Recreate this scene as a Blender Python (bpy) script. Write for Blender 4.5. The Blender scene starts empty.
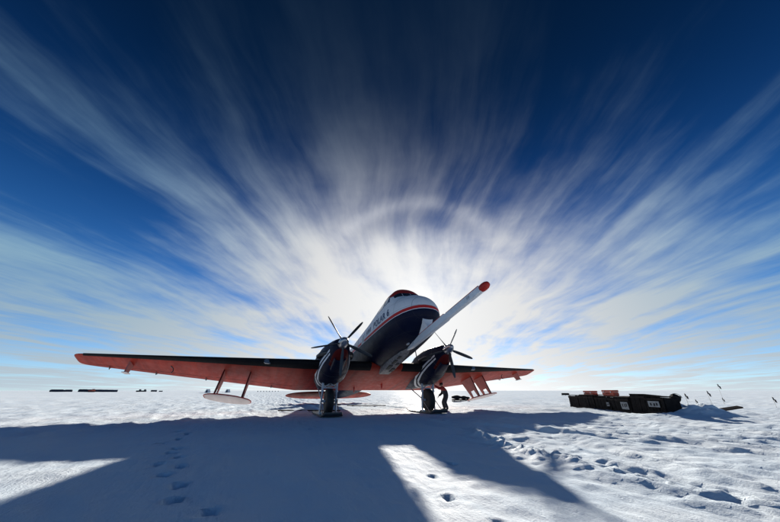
import bpy, bmesh, math, random
import numpy as np
from mathutils import Vector, Matrix, Euler
random.seed(7); rng = np.random.default_rng(7)
R = math.radians
scene = bpy.context.scene
col = scene.collection

# ------------------------------------------------------------------ camera
CAM = (15.65, -5.96, 1.13); YAW = 2.75086; FPX = 278.3
PITCH = math.atan((390.5 - 261) / FPX)
cd = bpy.data.cameras.new('camera'); co = bpy.data.objects.new('camera', cd); col.objects.link(co)
cd.sensor_width = 36; cd.sensor_fit = 'HORIZONTAL'; cd.lens = 36 * FPX / 780
cd.clip_start = 0.05; cd.clip_end = 20000
co.location = CAM
_f = Vector((math.cos(YAW) * math.cos(PITCH), math.sin(YAW) * math.cos(PITCH), math.sin(PITCH)))
co.rotation_euler = _f.to_track_quat('-Z', 'Y').to_euler()
scene.camera = co

# ------------------------------------------------------------------ light and sky
SUN_AZ, SUN_EL = R(152.0), R(16.3)
SUN = Vector((math.cos(SUN_EL) * math.cos(SUN_AZ), math.cos(SUN_EL) * math.sin(SUN_AZ), math.sin(SUN_EL)))
ld = bpy.data.lights.new('sun', 'SUN'); ld.energy = 4.3; ld.angle = R(0.9); ld.color = (1.0, 0.88, 0.76)
lo = bpy.data.objects.new('sun', ld); col.objects.link(lo); lo.location = (-30, 15, 20)
lo.rotation_euler = (-SUN).to_track_quat('-Z', 'Y').to_euler()
scene.view_settings.view_transform = 'Standard'; scene.view_settings.look = 'None'
scene.view_settings.exposure = 1.05; scene.view_settings.gamma = 1.0
scene.cycles.max_bounces = 8; scene.cycles.diffuse_bounces = 4

world = bpy.data.worlds.new('World'); scene.world = world; world.use_nodes = True
wn = world.node_tree; wn.nodes.clear()
class NX:                                     # tiny expression helper on a node tree
    def __init__(s, nt): s.nt = nt
    def put(s, sock, v):
        if hasattr(v, 'is_output') or isinstance(v, bpy.types.NodeSocket): s.nt.links.new(v, sock)
        else: sock.default_value = v
    def m(s, op, a, b=None, c=None, clamp=False):
        n = s.nt.nodes.new('ShaderNodeMath'); n.operation = op; n.use_clamp = clamp
        s.put(n.inputs[0], a)
        if b is not None: s.put(n.inputs[1], b)
        if c is not None: s.put(n.inputs[2], c)
        return n.outputs[0]
    def add(s, a, b): return s.m('ADD', a, b)
    def sub(s, a, b): return s.m('SUBTRACT', a, b)
    def mul(s, a, b): return s.m('MULTIPLY', a, b)
    def div(s, a, b): return s.m('DIVIDE', a, b)
    def mr(s, v, a, b, c=0.0, d=1.0, smooth=True):
        n = s.nt.nodes.new('ShaderNodeMapRange'); n.interpolation_type = 'SMOOTHSTEP' if smooth else 'LINEAR'
        s.put(n.inputs[0], v)
        for i, q in enumerate((a, b, c, d)): n.inputs[i + 1].default_value = q
        return n.outputs[0]
    def dot(s, a, v):
        n = s.nt.nodes.new('ShaderNodeVectorMath'); n.operation = 'DOT_PRODUCT'
        s.put(n.inputs[0], a); n.inputs[1].default_value = v
        return n.outputs['Value']
    def xyz(s, x, y, z):
        n = s.nt.nodes.new('ShaderNodeCombineXYZ')
        for i, q in enumerate((x, y, z)): s.put(n.inputs[i], q)
        return n.outputs[0]
    def noise(s, vec, scale=1.0, detail=5, rough=0.55, dist=0.0):
        n = s.nt.nodes.new('ShaderNodeTexNoise')
        if vec is not None: s.put(n.inputs['Vector'], vec)
        n.inputs['Scale'].default_value = scale; n.inputs['Detail'].default_value = detail
        n.inputs['Roughness'].default_value = rough; n.inputs['Distortion'].default_value = dist
        return n.outputs['Fac']
    def mix(s, f, a, b, mode='MIX'):
        n = s.nt.nodes.new('ShaderNodeMix'); n.data_type = 'RGBA'; n.blend_type = mode
        s.put(n.inputs[0], f); s.put(n.inputs[6], a); s.put(n.inputs[7], b)
        return n.outputs[2]

def c4(c): return (c[0], c[1], c[2], 1.0)
X = NX(wn)
sky = wn.nodes.new('ShaderNodeTexSky'); sky.sky_type = 'NISHITA'; sky.sun_disc = False
sky.sun_elevation = SUN_EL; sky.sun_rotation = math.pi / 2 - SUN_AZ
sky.altitude = 3200; sky.air_density = 0.9; sky.dust_density = 0.25; sky.ozone_density = 3.0
tc = wn.nodes.new('ShaderNodeTexCoord'); D = tc.outputs['Generated']
dz = X.m('MAXIMUM', X.dot(D, (0, 0, 1)), 0.0)
du = X.dot(D, (math.cos(SUN_AZ), math.sin(SUN_AZ), 0)); dv = X.dot(D, (-math.sin(SUN_AZ), math.cos(SUN_AZ), 0))
inv = X.div(1.0, X.add(dz, 0.045))
CZ = 13.1
U = X.mul(du, inv); V = X.mul(dv, inv)
# wavy cirrus streaks, drawn out along the wind (which blows along the sun's azimuth)
w1 = X.sub(X.noise(X.xyz(X.mul(U, .40), X.mul(V, .40), 3.1), 1, 2, .5), .5)
w2 = X.sub(X.noise(X.xyz(X.mul(U, .9), X.mul(V, 1.6), 8.7), 1, 4, .6), .5)
Vw = X.add(V, X.add(X.mul(w1, .75), X.mul(w2, .22)))
s1 = X.noise(X.xyz(X.mul(U, .26), X.mul(Vw, .95), CZ), 1, 5, .52)
s2 = X.noise(X.xyz(X.mul(U, .62), X.mul(Vw, 5.0), 5.2), 1, 7, .58)
s3 = X.noise(X.xyz(X.mul(U, .50), X.mul(Vw, .42), 9.9), 1, 3, .5)
s4 = X.noise(X.xyz(X.mul(U, 2.2), X.mul(Vw, 3.4), 2.4), 1, 5, .55)
cs = X.dot(D, tuple(SUN)); ang = X.m('ARCCOSINE', X.m('MINIMUM', cs, 0.99999))
angd = X.mul(ang, 180 / math.pi)
halo_el = X.mr(dz, .44, .58)
halo_in = X.mul(X.mul(X.mr(angd, 12.0, 17.0), X.mr(angd, 20.4, 17.4)), halo_el)
halo_b = X.mul(X.m('EXPONENT', X.mul(X.m('POWER', X.div(X.sub(angd, 20.3), 1.5), 2.0), -1.0)), halo_el)
dens = X.add(X.add(X.mul(s1, .60), X.mul(s2, .33)), X.add(X.mul(s3, .36), X.mul(X.sub(s4, .5), .22)))
near = X.m('EXPONENT', X.mul(X.m('POWER', X.div(angd, 33.0), 2.0), -1.0))
dens = X.add(X.add(dens, X.add(X.mul(X.mul(near, X.mr(dz, .04, .40, .38, 1.0)), .30), X.mul(halo_b, .025))), X.mr(dz, .10, .62, .055, -.035))
cloud = X.mr(dens, .565, .92)
# cirrus is thinner overhead (shorter path), and a thin pale veil thickens toward the horizon
path = X.m('MINIMUM', X.div(.56, X.add(dz, .10)), 1.0)
cloud = X.mul(cloud, X.mul(X.m('POWER', path, 1.9), X.mr(dz, .50, .97, 1.0, .10)))
cloud = X.mul(cloud, X.sub(1.0, X.mul(halo_in, .12)))
veil = X.m('EXPONENT', X.mul(dz, -7.0))
cloud = X.m('MINIMUM', X.add(X.mul(cloud, .95), X.mul(veil, .60)), 1.0)
# forward scattering of ice cloud, its aureole, and the 22 degree halo
g28 = X.m('EXPONENT', X.mul(X.m('POWER', X.div(angd, 33.0), 2.0), -1.0))
ph = X.add(X.add(X.mul(g28, 2.35), X.mul(X.m('EXPONENT', X.div(angd, -5.0)), 1.0)), 2.7)
halo = X.m('EXPONENT', X.mul(X.m('POWER', X.div(X.sub(angd, 20.3), 1.5), 2.0), -1.0))
ph = X.mul(ph, X.add(1.0, X.sub(X.mul(X.mul(halo, halo_el), .13), X.mul(halo_in, .17))))
ph = X.mul(ph, X.add(1.0, X.mul(X.m('EXPONENT', X.mul(dz, -13.0)), .40)))
cc = X.mix(X.mul(X.mr(angd, 18, 60), X.mr(dz, -.03, .34, .42, 1.0)), c4((.985, .99, .99)), c4((.46, .80, 1.08)))
vm = wn.nodes.new('ShaderNodeVectorMath'); vm.operation = 'SCALE'; wn.links.new(cc, vm.inputs[0]); wn.links.new(ph, vm.inputs[3])
# the clear air of the high plateau: deep blue that darkens overhead, polarised as in a dry sky
cr = wn.nodes.new('ShaderNodeValToRGB'); wn.links.new(dz, cr.inputs[0]); e = cr.color_ramp.elements
cr.color_ramp.interpolation = 'B_SPLINE'
e[0].position = 0.0; e[0].color = c4((.70, .82, .88)); e[1].position = 1.0; e[1].color = c4((.015, .075, .12))
for q, c in ((.16, (.22, .56, .74)), (.34, (.06, .36, .62)), (.55, (.010, .165, .34)), (.78, (.010, .078, .135))):
    k = e.new(q); k.color = c4(c)
blue = X.mix(1.0, sky.outputs[0], cr.outputs[0], 'MULTIPLY')
final = X.mix(cloud, blue, vm.outputs[0])
bg = wn.nodes.new('ShaderNodeBackground'); wn.links.new(final, bg.inputs[0]); bg.inputs[1].default_value = 0.086
wo = wn.nodes.new('ShaderNodeOutputWorld'); wn.links.new(bg.outputs[0], wo.inputs[0])

# ------------------------------------------------------------------ helpers
def tag(o, label=None, cat=None, group=None, kind=None):
    if label: o['label'] = label
    if cat: o['category'] = cat
    if group: o['group'] = group
    if kind: o['kind'] = kind
    return o
def empty(name, loc=(0, 0, 0), rz=0):
    o = bpy.data.objects.new(name, None); col.objects.link(o); o.location = loc; o.rotation_euler = (0, 0, rz); o.empty_display_size = .3
    return o
class MB:
    def __init__(s): s.v = []; s.f = []
    def add(s, vs, fs):
        b = len(s.v); s.v += [tuple(p) for p in vs]; s.f += [tuple(b + i for i in f) for f in fs]; return s
    def box(s, c, d, rot=None, bev=0.0):
        hx, hy, hz = d[0] / 2, d[1] / 2, d[2] / 2
        M = Euler(rot).to_matrix() if rot is not None else Matrix.Identity(3)
        if bev > 0:
            b = min(bev, hx * .45, hy * .45, hz * .45); bm = bmesh.new(); bmesh.ops.create_cube(bm, size=1)
            for v in bm.verts: v.co = Vector((v.co.x * d[0], v.co.y * d[1], v.co.z * d[2]))
            bmesh.ops.bevel(bm, geom=bm.edges[:], offset=b, segments=2, affect='EDGES')
            bm.verts.index_update()
            vs = [M @ v.co + Vector(c) for v in bm.verts]; fs = [[v.index for v in f.verts] for f in bm.faces]; bm.free()
            return s.add(vs, fs)
        vs = [M @ Vector((sx * hx, sy * hy, sz * hz)) + Vector(c) for sz in (-1, 1) for sx, sy in ((-1, -1), (1, -1), (1, 1), (-1, 1))]
        return s.add(vs, [(3, 2, 1, 0), (4, 5, 6, 7), (0, 1, 5, 4), (1, 2, 6, 5), (2, 3, 7, 6), (3, 0, 4, 7)])
    def loft(s, rings, caps=True, closed=True):
        n = len(rings[0]); fs = []
        for i in range(len(rings) - 1):
            for j in range(n if closed else n - 1):
                k = (j + 1) % n; fs.append((i * n + j, i * n + k, (i + 1) * n + k, (i + 1) * n + j))
        if caps:
            fs.append(tuple(reversed(range(n)))); fs.append(tuple((len(rings) - 1) * n + j for j in range(n)))
        return s.add([p for r in rings for p in r], fs)
    def tube(s, pts, r, n=10):
        pts = [Vector(p) for p in pts]; rs = r if isinstance(r, (list, tuple)) else [r] * len(pts); rings = []
        up = None
        for i, p in enumerate(pts):
            t = (pts[min(i + 1, len(pts) - 1)] - pts[max(i - 1, 0)]).normalized()
            if up is None: up = t.orthogonal().normalized()
            a = (up - t * up.dot(t)).normalized(); b = t.cross(a); up = a
            rings.append([p + (a * math.cos(q) + b * math.sin(q)) * rs[i] for q in [2 * math.pi * k / n for k in range(n)]])
        return s.loft(rings)
    def lathe(s, prof, origin, axis, n=32):              # prof: list of (radius, along axis)
        ax = Vector(axis).normalized(); a = ax.orthogonal().normalized(); b = ax.cross(a); o = Vector(origin)
        rings = [[o + ax * h + (a * math.cos(q) + b * math.sin(q)) * max(r, 1e-4) for q in [2 * math.pi * k / n for k in range(n)]] for r, h in prof]
        return s.loft(rings)
    def prism(s, poly, vec):
        n = len(poly); v = Vector(vec)
        vs = [Vector(p) for p in poly] + [Vector(p) + v for p in poly]
        return s.add(vs, [tuple(reversed(range(n))), tuple(range(n, 2 * n))] + [(i, (i + 1) % n, n + (i + 1) % n, n + i) for i in range(n)])
    def build(s, name, m, parent=None, T=None, smooth=None, attr=False, at=None):
        src = s.v; vs = [T(p) for p in src] if T else src
        if at is not None: vs = [Vector(p) for p in vs]
        me = bpy.data.meshes.new(name); me.from_pydata([tuple(p) for p in vs], [], s.f)
        bm = bmesh.new(); bm.from_mesh(me); bmesh.ops.recalc_face_normals(bm, faces=bm.faces); bm.to_mesh(me); bm.free()
        if attr:
            a = me.attributes.new('bc', 'FLOAT_VECTOR', 'POINT'); a.data.foreach_set('vector', np.array(src, np.float32).ravel())
        if smooth is not None:
            me.shade_smooth(); me.set_sharp_from_angle(angle=R(smooth))
        me.materials.append(m)
        o = bpy.data.objects.new(name, me); col.objects.link(o); o.parent = parent
        return o
def copy_tree(o, parent=None):
    c = o.copy(); col.objects.link(c); c.parent = parent
    for ch in list(o.children): copy_tree(ch, c)
    return c

# ------------------------------------------------------------------ materials
def mat(name, color, rough=.5, metal=0.0, var=.12, vscale=3.0, bump=0.0, bscale=20.0, spec=.5, coat=0.0, dirt=None, coords='Object'):
    m = bpy.data.materials.new(name); m.use_nodes = True; nt = m.node_tree; N = NX(nt)
    b = nt.nodes['Principled BSDF']; t = nt.nodes.new('ShaderNodeTexCoord').outputs[coords]
    n = N.noise(t, vscale, 6, .6)
    base = N.mix(N.mr(n, .3, .7), c4([x * (1 - var) for x in color]), c4([min(1, x * (1 + var)) for x in color]))
    if dirt: base = N.mix(N.mul(N.mr(N.noise(t, vscale * 2.3, 8, .7), .50, .72), dirt[1]), base, c4(dirt[0]))
    nt.links.new(base, b.inputs['Base Color'])
    N.put(b.inputs['Roughness'], N.mr(N.noise(t, vscale * 3, 5, .6), .25, .75, max(rough - .1, .03), min(rough + .12, 1), False))
    b.inputs['Metallic'].default_value = metal; b.inputs['Specular IOR Level'].default_value = spec
    b.inputs['Coat Weight'].default_value = coat; b.inputs['Coat Roughness'].default_value = .12
    if bump:
        bn = nt.nodes.new('ShaderNodeBump'); bn.inputs['Strength'].default_value = bump; bn.inputs['Distance'].default_value = .02
        nt.links.new(N.noise(t, bscale, 6, .6), bn.inputs['Height']); nt.links.new(bn.outputs[0], b.inputs['Normal'])
    return m
NAVY, WHITE, RED = (.006, .009, .028), (.68, .70, .73), (.50, .045, .03)
M = {}
M['red'] = mat('red_paint', RED, .38, var=.10, coat=.25, dirt=((.16, .03, .025), .35), bump=.10, bscale=2.2)
M['red2'] = mat('red_gloss', (.42, .025, .02), .45, spec=.25)
M['pylon'] = mat('pale_red_pylon', (.42, .17, .15), .55, var=.12, spec=.2)  # pale pinkish red for pylons and tip brackets
M['chin'] = mat('dark_red_cowl', (.12, .012, .010), .4, spec=.3)
M['white'] = mat('white_paint', WHITE, .35, var=.04, coat=.25, dirt=((.45, .44, .42), .25))
M['navy'] = mat('navy_paint', NAVY, .45, spec=.2)
M['black'] = mat('black_rubber', (.018, .018, .019), .7, bump=.2, bscale=60)
M['boot'] = mat('deicing_rubber', (.008, .008, .009), .75, bump=.15, bscale=30, spec=.15)
M['dark'] = mat('dark_metal', (.06, .065, .07), .45, metal=.6)
M['steel'] = mat('steel', (.42, .43, .45), .32, metal=.9)
M['alu'] = mat('dull_aluminium', (.55, .56, .58), .42, metal=.7, dirt=((.2, .19, .18), .5))
M['bay'] = mat('grubby_grey_panel', (.27, .25, .24), .6, var=.3, vscale=6, dirt=((.05, .045, .045), .7), spec=.2)
M['greyblue'] = mat('grey_gear_paint', (.42, .46, .52), .45, dirt=((.10, .10, .11), .5))
M['glass'] = mat('dark_window_glass', (.012, .016, .025), .06, spec=.7, coat=.6)
M['ply'] = mat('dark_stained_plywood', (.014, .0125, .0125), .85, var=.4, vscale=5, bump=.3, bscale=25, spec=.12)
M['tarp'] = mat('black_tarpaulin', (.014, .015, .018), .8, bump=.5, bscale=9, spec=.15)
M['redcase'] = mat('red_plastic', (.58, .075, .025), .45, var=.15)
M['wood'] = mat('weathered_wood', (.024, .019, .017), .85, var=.3, bump=.3, spec=.15)
M['bamboo'] = mat('bamboo', (.30, .23, .13), .6)
M['flag'] = mat('dark_flag_cloth', (.020, .021, .03), .8)
M['pinkplate'] = mat('antenna_underside', (.62, .52, .49), .5, var=.06)
M['label'] = mat('white_stencil_paint', (.24, .255, .27), .6, dirt=((.12, .12, .13), .6))
M['tent'] = mat('pale_tent_cloth', (.7, .7, .69), .7)
M['container'] = mat('hazed_container', (.03, .042, .07), .7, spec=.2)  # dark camp colour, lightened and blued to paint in distance haze
M['amber'] = mat('lamp_glass', (.10, .13, .17), .15, coat=.3)

def attr_mat(name, fn, rough=.42, coat=.05, spec=.25):
    m = bpy.data.materials.new(name); m.use_nodes = True; nt = m.node_tree; N = NX(nt)
    at = nt.nodes.new('ShaderNodeAttribute'); at.attribute_name = 'bc'
    sp = nt.nodes.new('ShaderNodeSeparateXYZ'); nt.links.new(at.outputs['Vector'], sp.inputs[0])
    base = fn(N, sp.outputs[0], sp.outputs[1], sp.outputs[2])
    n = N.noise(at.outputs['Vector'], 4.0, 7, .65)
    base = N.mix(N.mul(N.mr(n, .52, .75), .3), base, N.mix(.75, c4((.10, .10, .11)), base))
    b = nt.nodes['Principled BSDF']; nt.links.new(base, b.inputs['Base Color'])
    N.put(b.inputs['Roughness'], N.mr(n, .3, .7, rough - .08, rough + .15, False))
    b.inputs['Coat Weight'].default_value = coat; b.inputs['Coat Roughness'].default_value = .1; b.inputs['Specular IOR Level'].default_value = spec
    # lap seams and oil-canning of the skin: fine relief
    wv = nt.nodes.new('ShaderNodeBump'); wv.inputs['Strength'].default_value = .12; wv.inputs['Distance'].default_value = .02
    nt.links.new(N.noise(at.outputs['Vector'], 1.8, 3, .5), wv.inputs['Height']); nt.links.new(wv.outputs[0], b.inputs['Normal'])
    return m

# ------------------------------------------------------------------ terrain
def perlin(x, y, seed):
    xi = np.floor(x).astype(np.int64); yi = np.floor(y).astype(np.int64); xf = x - xi; yf = y - yi
    def g(ix, iy, fx, fy):
        h = (ix * 374761393 + iy * 668265263 + seed * 1442695041) & 0xffffffff
        h = ((h ^ (h >> 13)) * 1274126177) & 0xffffffff; h = h ^ (h >> 16)
        a = (h & 0xffff) / 65536.0 * 2 * np.pi
        return np.cos(a) * fx + np.sin(a) * fy
    u = xf * xf * xf * (xf * (xf * 6 - 15) + 10); v = yf * yf * yf * (yf * (yf * 6 - 15) + 10)
    a = g(xi, yi, xf, yf) * (1 - u) + g(xi + 1, yi, xf - 1, yf) * u
    b = g(xi, yi + 1, xf, yf - 1) * (1 - u) + g(xi + 1, yi + 1, xf - 1, yf - 1) * u
    return (a * (1 - v) + b * v) * 1.4
def sstep(x, a, b):
    t = np.clip((x - a) / (b - a), 0, 1); return t * t * (3 - 2 * t)
def polyline_dist(x, y, pts):
    best = np.full(x.shape, 1e9); side = np.zeros(x.shape); tt = np.zeros(x.shape)
    for i in range(len(pts) - 1):
        ax, ay = pts[i]; bx, by = pts[i + 1]; dx, dy = bx - ax, by - ay; L = dx * dx + dy * dy
        t = np.clip(((x - ax) * dx + (y - ay) * dy) / L, 0, 1); ex = x - ax - t * dx; ey = y - ay - t * dy
        d = np.hypot(ex, ey); m = d < best
        best = np.where(m, d, best); side = np.where(m, np.sign(dx * ey - dy * ex), side); tt = np.where(m, (i + t) / (len(pts) - 1), tt)
    return best, side, tt
PRINTS = [(4.10,-8.12,0.30,0.15),(4.92,-7.79,0.30,0.15),(5.80,-7.79,0.30,0.15),(6.46,-7.97,0.30,0.15),(7.35,-7.47,0.30,0.15),(7.81,-7.48,0.30,0.15),(8.33,-7.24,0.30,0.15),(8.77,-7.43,0.30,0.17),(9.12,-7.05,0.30,0.17),(9.64,-7.12,0.30,0.17),(10.19,-6.80,0.30,0.17),(10.84,-6.73,0.30,0.17),(11.39,-6.30,0.30,0.17),(11.95,-3.68,.24,.11),(12.77,-3.63,.24,.11),(10.97,-3.32,.24,.11),(10.50,-2.64,.24,.11)]
_r = random.Random(5)
PRINTS += [(_r.uniform(-3.5, 6.5), _r.uniform(-6, 6.5), _r.uniform(.2, .27), _r.uniform(.10, .13)) for _ in range(70)]
PRINTS += [(-1.25 + .42 * i, 5.1 - .10 * i + .16 * (i % 2) + .02 * i * i, .25, .11) for i in range(22)]
BERM = [(7.0, .3), (8.6, -.3), (10.0, -.7), (11.2, -.75), (12.6, -.8), (14.2, -.6)]
TRACK = [(4.5, 1.2), (7.5, 2.2), (10.4, 3.2), (12.6, 4.0), (16.0, 5.0)]
MOUND = (7.04, 13.52)
def height(x, y):
    x = np.asarray(x, float); y = np.asarray(y, float)
    r = np.hypot(x - 8, y + 2)
    # wind-drawn sastrugi lie along the sun's azimuth
    ca, sa = math.cos(R(176)), math.sin(R(176)); a = x * ca + y * sa; b = -x * sa + y * ca
    wx = perlin(x * .35, y * .35, 11) * 1.2
    rough_zone = sstep(y + .25 * x, .5, 3.5) * .8 + sstep(-(y + .9 * x), 5.0, 8.0) * .6
    rough_zone = np.clip(rough_zone + .40, 0, 1)
    h = perlin(x * .05, y * .05, 1) * .12 + perlin(a * .22, (b + wx) * .7, 2) * .050 * (.4 + rough_zone)
    big = np.clip(r / 30, 0, 1)
    n = 1 - np.abs(perlin(a * .33, (b + wx * .6) * 1.15, 3)) * 1.6
    h += np.clip(n, 0, 1) ** 3 * .060 * rough_zone * (.55 + .8 * perlin(a * .3, b * .4, 71))
    n = perlin(a * .75 + wx * .3, b * 3.0, 4); h += np.maximum(n, -.04) * .046 * rough_zone
    n = perlin(a * 2.6 + wx, b * 6.5, 14); h += np.maximum(n, -.03) * .024 * rough_zone
    h += perlin(x * 3.1, y * 3.1, 5) * .014 * (.45 + rough_zone) + perlin(x * 7, y * 7, 6) * .009 * (.4 + rough_zone)
    # lifted crust edges: small terraces
    t = perlin(a * .55, b * 1.9, 21); h += sstep(t, .12, .17) * .026 * rough_zone
    h += perlin(x * .02, y * .02, 8) * .35 * sstep(r, 40, 160)
    h -= 0
    for px, py, L, wd in PRINTS:
        m_ = (np.abs(x - px) < .7) & (np.abs(y - py) < .7)
        if not m_.any(): continue
        xx, yy = x[m_], y[m_]
        yaw = R(172) + math.sin(px * 37.1 + py * 11.3) * .35
        ex = (xx - px) * math.cos(yaw) + (yy - py) * math.sin(yaw); ey = -(xx - px) * math.sin(yaw) + (yy - py) * math.cos(yaw)
        q = np.sqrt((ex / (L * .5)) ** 2 + (ey / (wd * .5)) ** 2)
        h[m_] += -.085 * (L / .3) * (1 - sstep(q + .35 * perlin(xx * 9, yy * 9, 60), .45, 1.2)) + .018 * np.exp(-((q - 1.4) / .3) ** 2) * (.6 + perlin(xx * 12, yy * 12, 61))
    d, sd, t = polyline_dist(x, y, BERM)
    lump = .35 + .9 * np.abs(perlin(x * 2.6, y * 2.6, 31)) + .9 * np.abs(perlin(x * 5.5, y * 5.5, 32)) + .4 * perlin(x * 9, y * 9, 34)
    end = sstep(t, 0, .08) * (1 - .35 * t)
    h += end * lump * .13 * np.exp(-(d / .20) ** 2) + end * np.abs(perlin(x * 4, y * 4, 35)) * .07 * np.exp(-((d - .35) / .3) ** 2)
    d2, sd2, t2 = polyline_dist(x + .2 * perlin(x * .8, y * .8, 40), y, TRACK)
    h += .07 * np.exp(-((d2 - .3) / .14) ** 2) * (.6 + .6 * perlin(x * 2, y * 2, 33)) - .06 * np.exp(-(d2 / .2) ** 2)
    for off in (1.3, 2.7, 4.6):
        d3, _, _ = polyline_dist(x, y - off - .25 * perlin(x * .5, y * .5, 50), TRACK)
        h += .05 * np.exp(-((d3 - .25) / .14) ** 2) - .045 * np.exp(-(d3 / .18) ** 2)
    mx, my = MOUND
    q = ((x - mx) / 1.0) ** 2 + ((y - my) / 1.75) ** 2
    h += .48 * np.exp(-q) * (1 + .45 * perlin(x * 1.8, y * 1.8, 41) + .25 * perlin(x * 4.5, y * 4.5, 42))
    for gx, gy in ((0, -2.85), (0, 2.85)):              # snow packed flat under the skis
        k = np.exp(-(((x - gx) / 2.4) ** 4 + ((y - gy) / 1.0) ** 4)); h = h * (1 - k)
    for gx in (-2.85, 2.85):                             # ruts the skis left behind the aircraft
        u_ = np.abs(y - gx - .04 * np.sin(x * .3)); back = sstep(-x, 1.6, 2.6) * (1 - sstep(-x, 30, 60))
        h = h - back * .045 * (1 - sstep(u_, .42, .56)) + back * .03 * np.exp(-((u_ - .62) / .12) ** 2)
    k = np.exp(-(((x + 11.0) / 1.2) ** 4 + (y / .8) ** 4)); h = h * (1 - k)
    # drift against the crate row
    return h
def gz(x, y): return float(height(np.array([x]), np.array([y]))[0])

def snow_mat():
    m = bpy.data.materials.new('snow'); m.use_nodes = True; nt = m.node_tree; N = NX(nt)
    b = nt.nodes['Principled BSDF']; t = nt.nodes.new('ShaderNodeTexCoord').outputs['Object']
    n1 = N.noise(t, .6, 6, .6)
    nt.nodes.remove(b); out = nt.nodes['Material Output']
    b = nt.nodes.new('ShaderNodeBsdfDiffuse'); gl = nt.nodes.new('ShaderNodeBsdfGlossy'); gl.inputs['Roughness'].default_value = .5
    mx = nt.nodes.new('ShaderNodeMixShader'); mx.inputs[0].default_value = .025; nt.links.new(b.outputs[0], mx.inputs[1]); nt.links.new(gl.outputs[0], mx.inputs[2]); nt.links.new(mx.outputs[0], out.inputs['Surface'])
    nt.links.new(N.mix(N.mr(n1, .3, .7), c4((.71, .86, .985)), c4((.79, .905, .99))), b.inputs['Color'])
    mp = nt.nodes.new('ShaderNodeMapping'); nt.links.new(t, mp.inputs[0]); mp.inputs['Rotation'].default_value = (0, 0, -R(176)); mp.inputs['Scale'].default_value = (1, 3.2, 1)
    b1 = nt.nodes.new('ShaderNodeBump'); b1.inputs['Strength'].default_value = .8; b1.inputs['Distance'].default_value = .05
    nt.links.new(N.noise(mp.outputs[0], 1.6, 9, .62), b1.inputs['Height'])
    b2 = nt.nodes.new('ShaderNodeBump'); b2.inputs['Strength'].default_value = .8; b2.inputs['Distance'].default_value = .018
    nt.links.new(N.noise(t, 28, 6, .7), b2.inputs['Height']); nt.links.new(b1.outputs[0], b2.inputs['Normal'])
    nt.links.new(b2.outputs[0], b.inputs['Normal']); nt.links.new(b2.outputs[0], gl.inputs['Normal'])
    return m
M['snow'] = snow_mat()
def make_ground():
    n = 1000; u = np.linspace(-1, 1, n); a, bb = 3.2, 8.2
    g = a * np.sinh(bb * u)
    xs = 10.5 + g; ys = -3.2 + g
    x, y = np.meshgrid(xs, ys, indexing='ij')
    h = height(x, y); far = np.hypot(x - 8, y + 2)
    h *= 1 - sstep(far, 300, 1200)
    co_ = np.stack([x, y, h], -1).reshape(-1, 3).astype(np.float32)
    i = np.arange(n * n).reshape(n, n)
    q = np.stack([i[:-1, :-1], i[1:, :-1], i[1:, 1:], i[:-1, 1:]], -1).reshape(-1, 4)
    me = bpy.data.meshes.new('snow_ground'); me.vertices.add(n * n); me.vertices.foreach_set('co', co_.ravel())
    nf = len(q); me.loops.add(nf * 4); me.loops.foreach_set('vertex_index', q.ravel().astype(np.int32))
    me.polygons.add(nf); me.polygons.foreach_set('loop_start', np.arange(0, nf * 4, 4, dtype=np.int32))
    me.update(calc_edges=True); me.validate(); me.shade_smooth(); me.materials.append(M['snow'])
    o = bpy.data.objects.new('snow_ground', me); col.objects.link(o); tag(o, 'wide flat field of wind-packed snow with footprints and tracks', None, kind='structure')
make_ground()

# ------------------------------------------------------------------ the aeroplane
TH = R(14.06); CT, ST = math.cos(TH), math.sin(TH); AX = .65
def B(p): return (p[0] * CT - p[2] * ST, p[1], p[0] * ST + p[2] * CT + AX)       # airframe axes -> place
plane = empty('propeller_airplane')
tag(plane, 'twin-engine tail-wheel airplane with red wings, navy belly and white nose boom, parked on snow', 'airplane')

ST_ = np.array([  # x, zc, below, above, half width
 (6.24,2.26,.02,.02,.02),(6.22,2.26,.17,.20,.22),(6.15,2.27,.32,.41,.43),(6.02,2.28,.48,.61,.63),(5.82,2.30,.62,.78,.80),(5.60,2.33,.75,.91,.94),(5.36,2.37,.87,.99,1.03),
 (5.12,2.40,.97,1.03,1.10),(4.98,2.42,1.00,1.12,1.12),(4.78,2.45,1.05,1.44,1.15),(4.48,2.49,1.11,1.78,1.18),(4.0,2.53,1.17,1.82,1.21),(3.2,2.58,1.24,1.70,1.24),(1.5,2.65,1.32,1.47,1.26),
 (-1,2.74,1.35,1.42,1.26),(-3.5,2.86,1.32,1.36,1.22),(-6,2.98,1.22,1.27,1.10),(-8.5,3.1,.98,1.12,.88),(-11,3.24,.66,.9,.58),(-13,3.36,.40,.66,.34),(-14.6,3.44,.18,.36,.14),(-15.1,3.46,.05,.1,.05)])[::-1]
NEXP = 2.25
def fsec(x): return [float(np.interp(x, ST_[:, 0], ST_[:, k])) for k in (1, 2, 3, 4)]
def fside(x, z, s=-1):
    zc, hb, ht, w = fsec(x); q = (z - zc) / (ht if z > zc else hb)
    return s * w * max(0, 1 - min(1, abs(q)) ** NEXP) ** (1 / NEXP)
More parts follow.
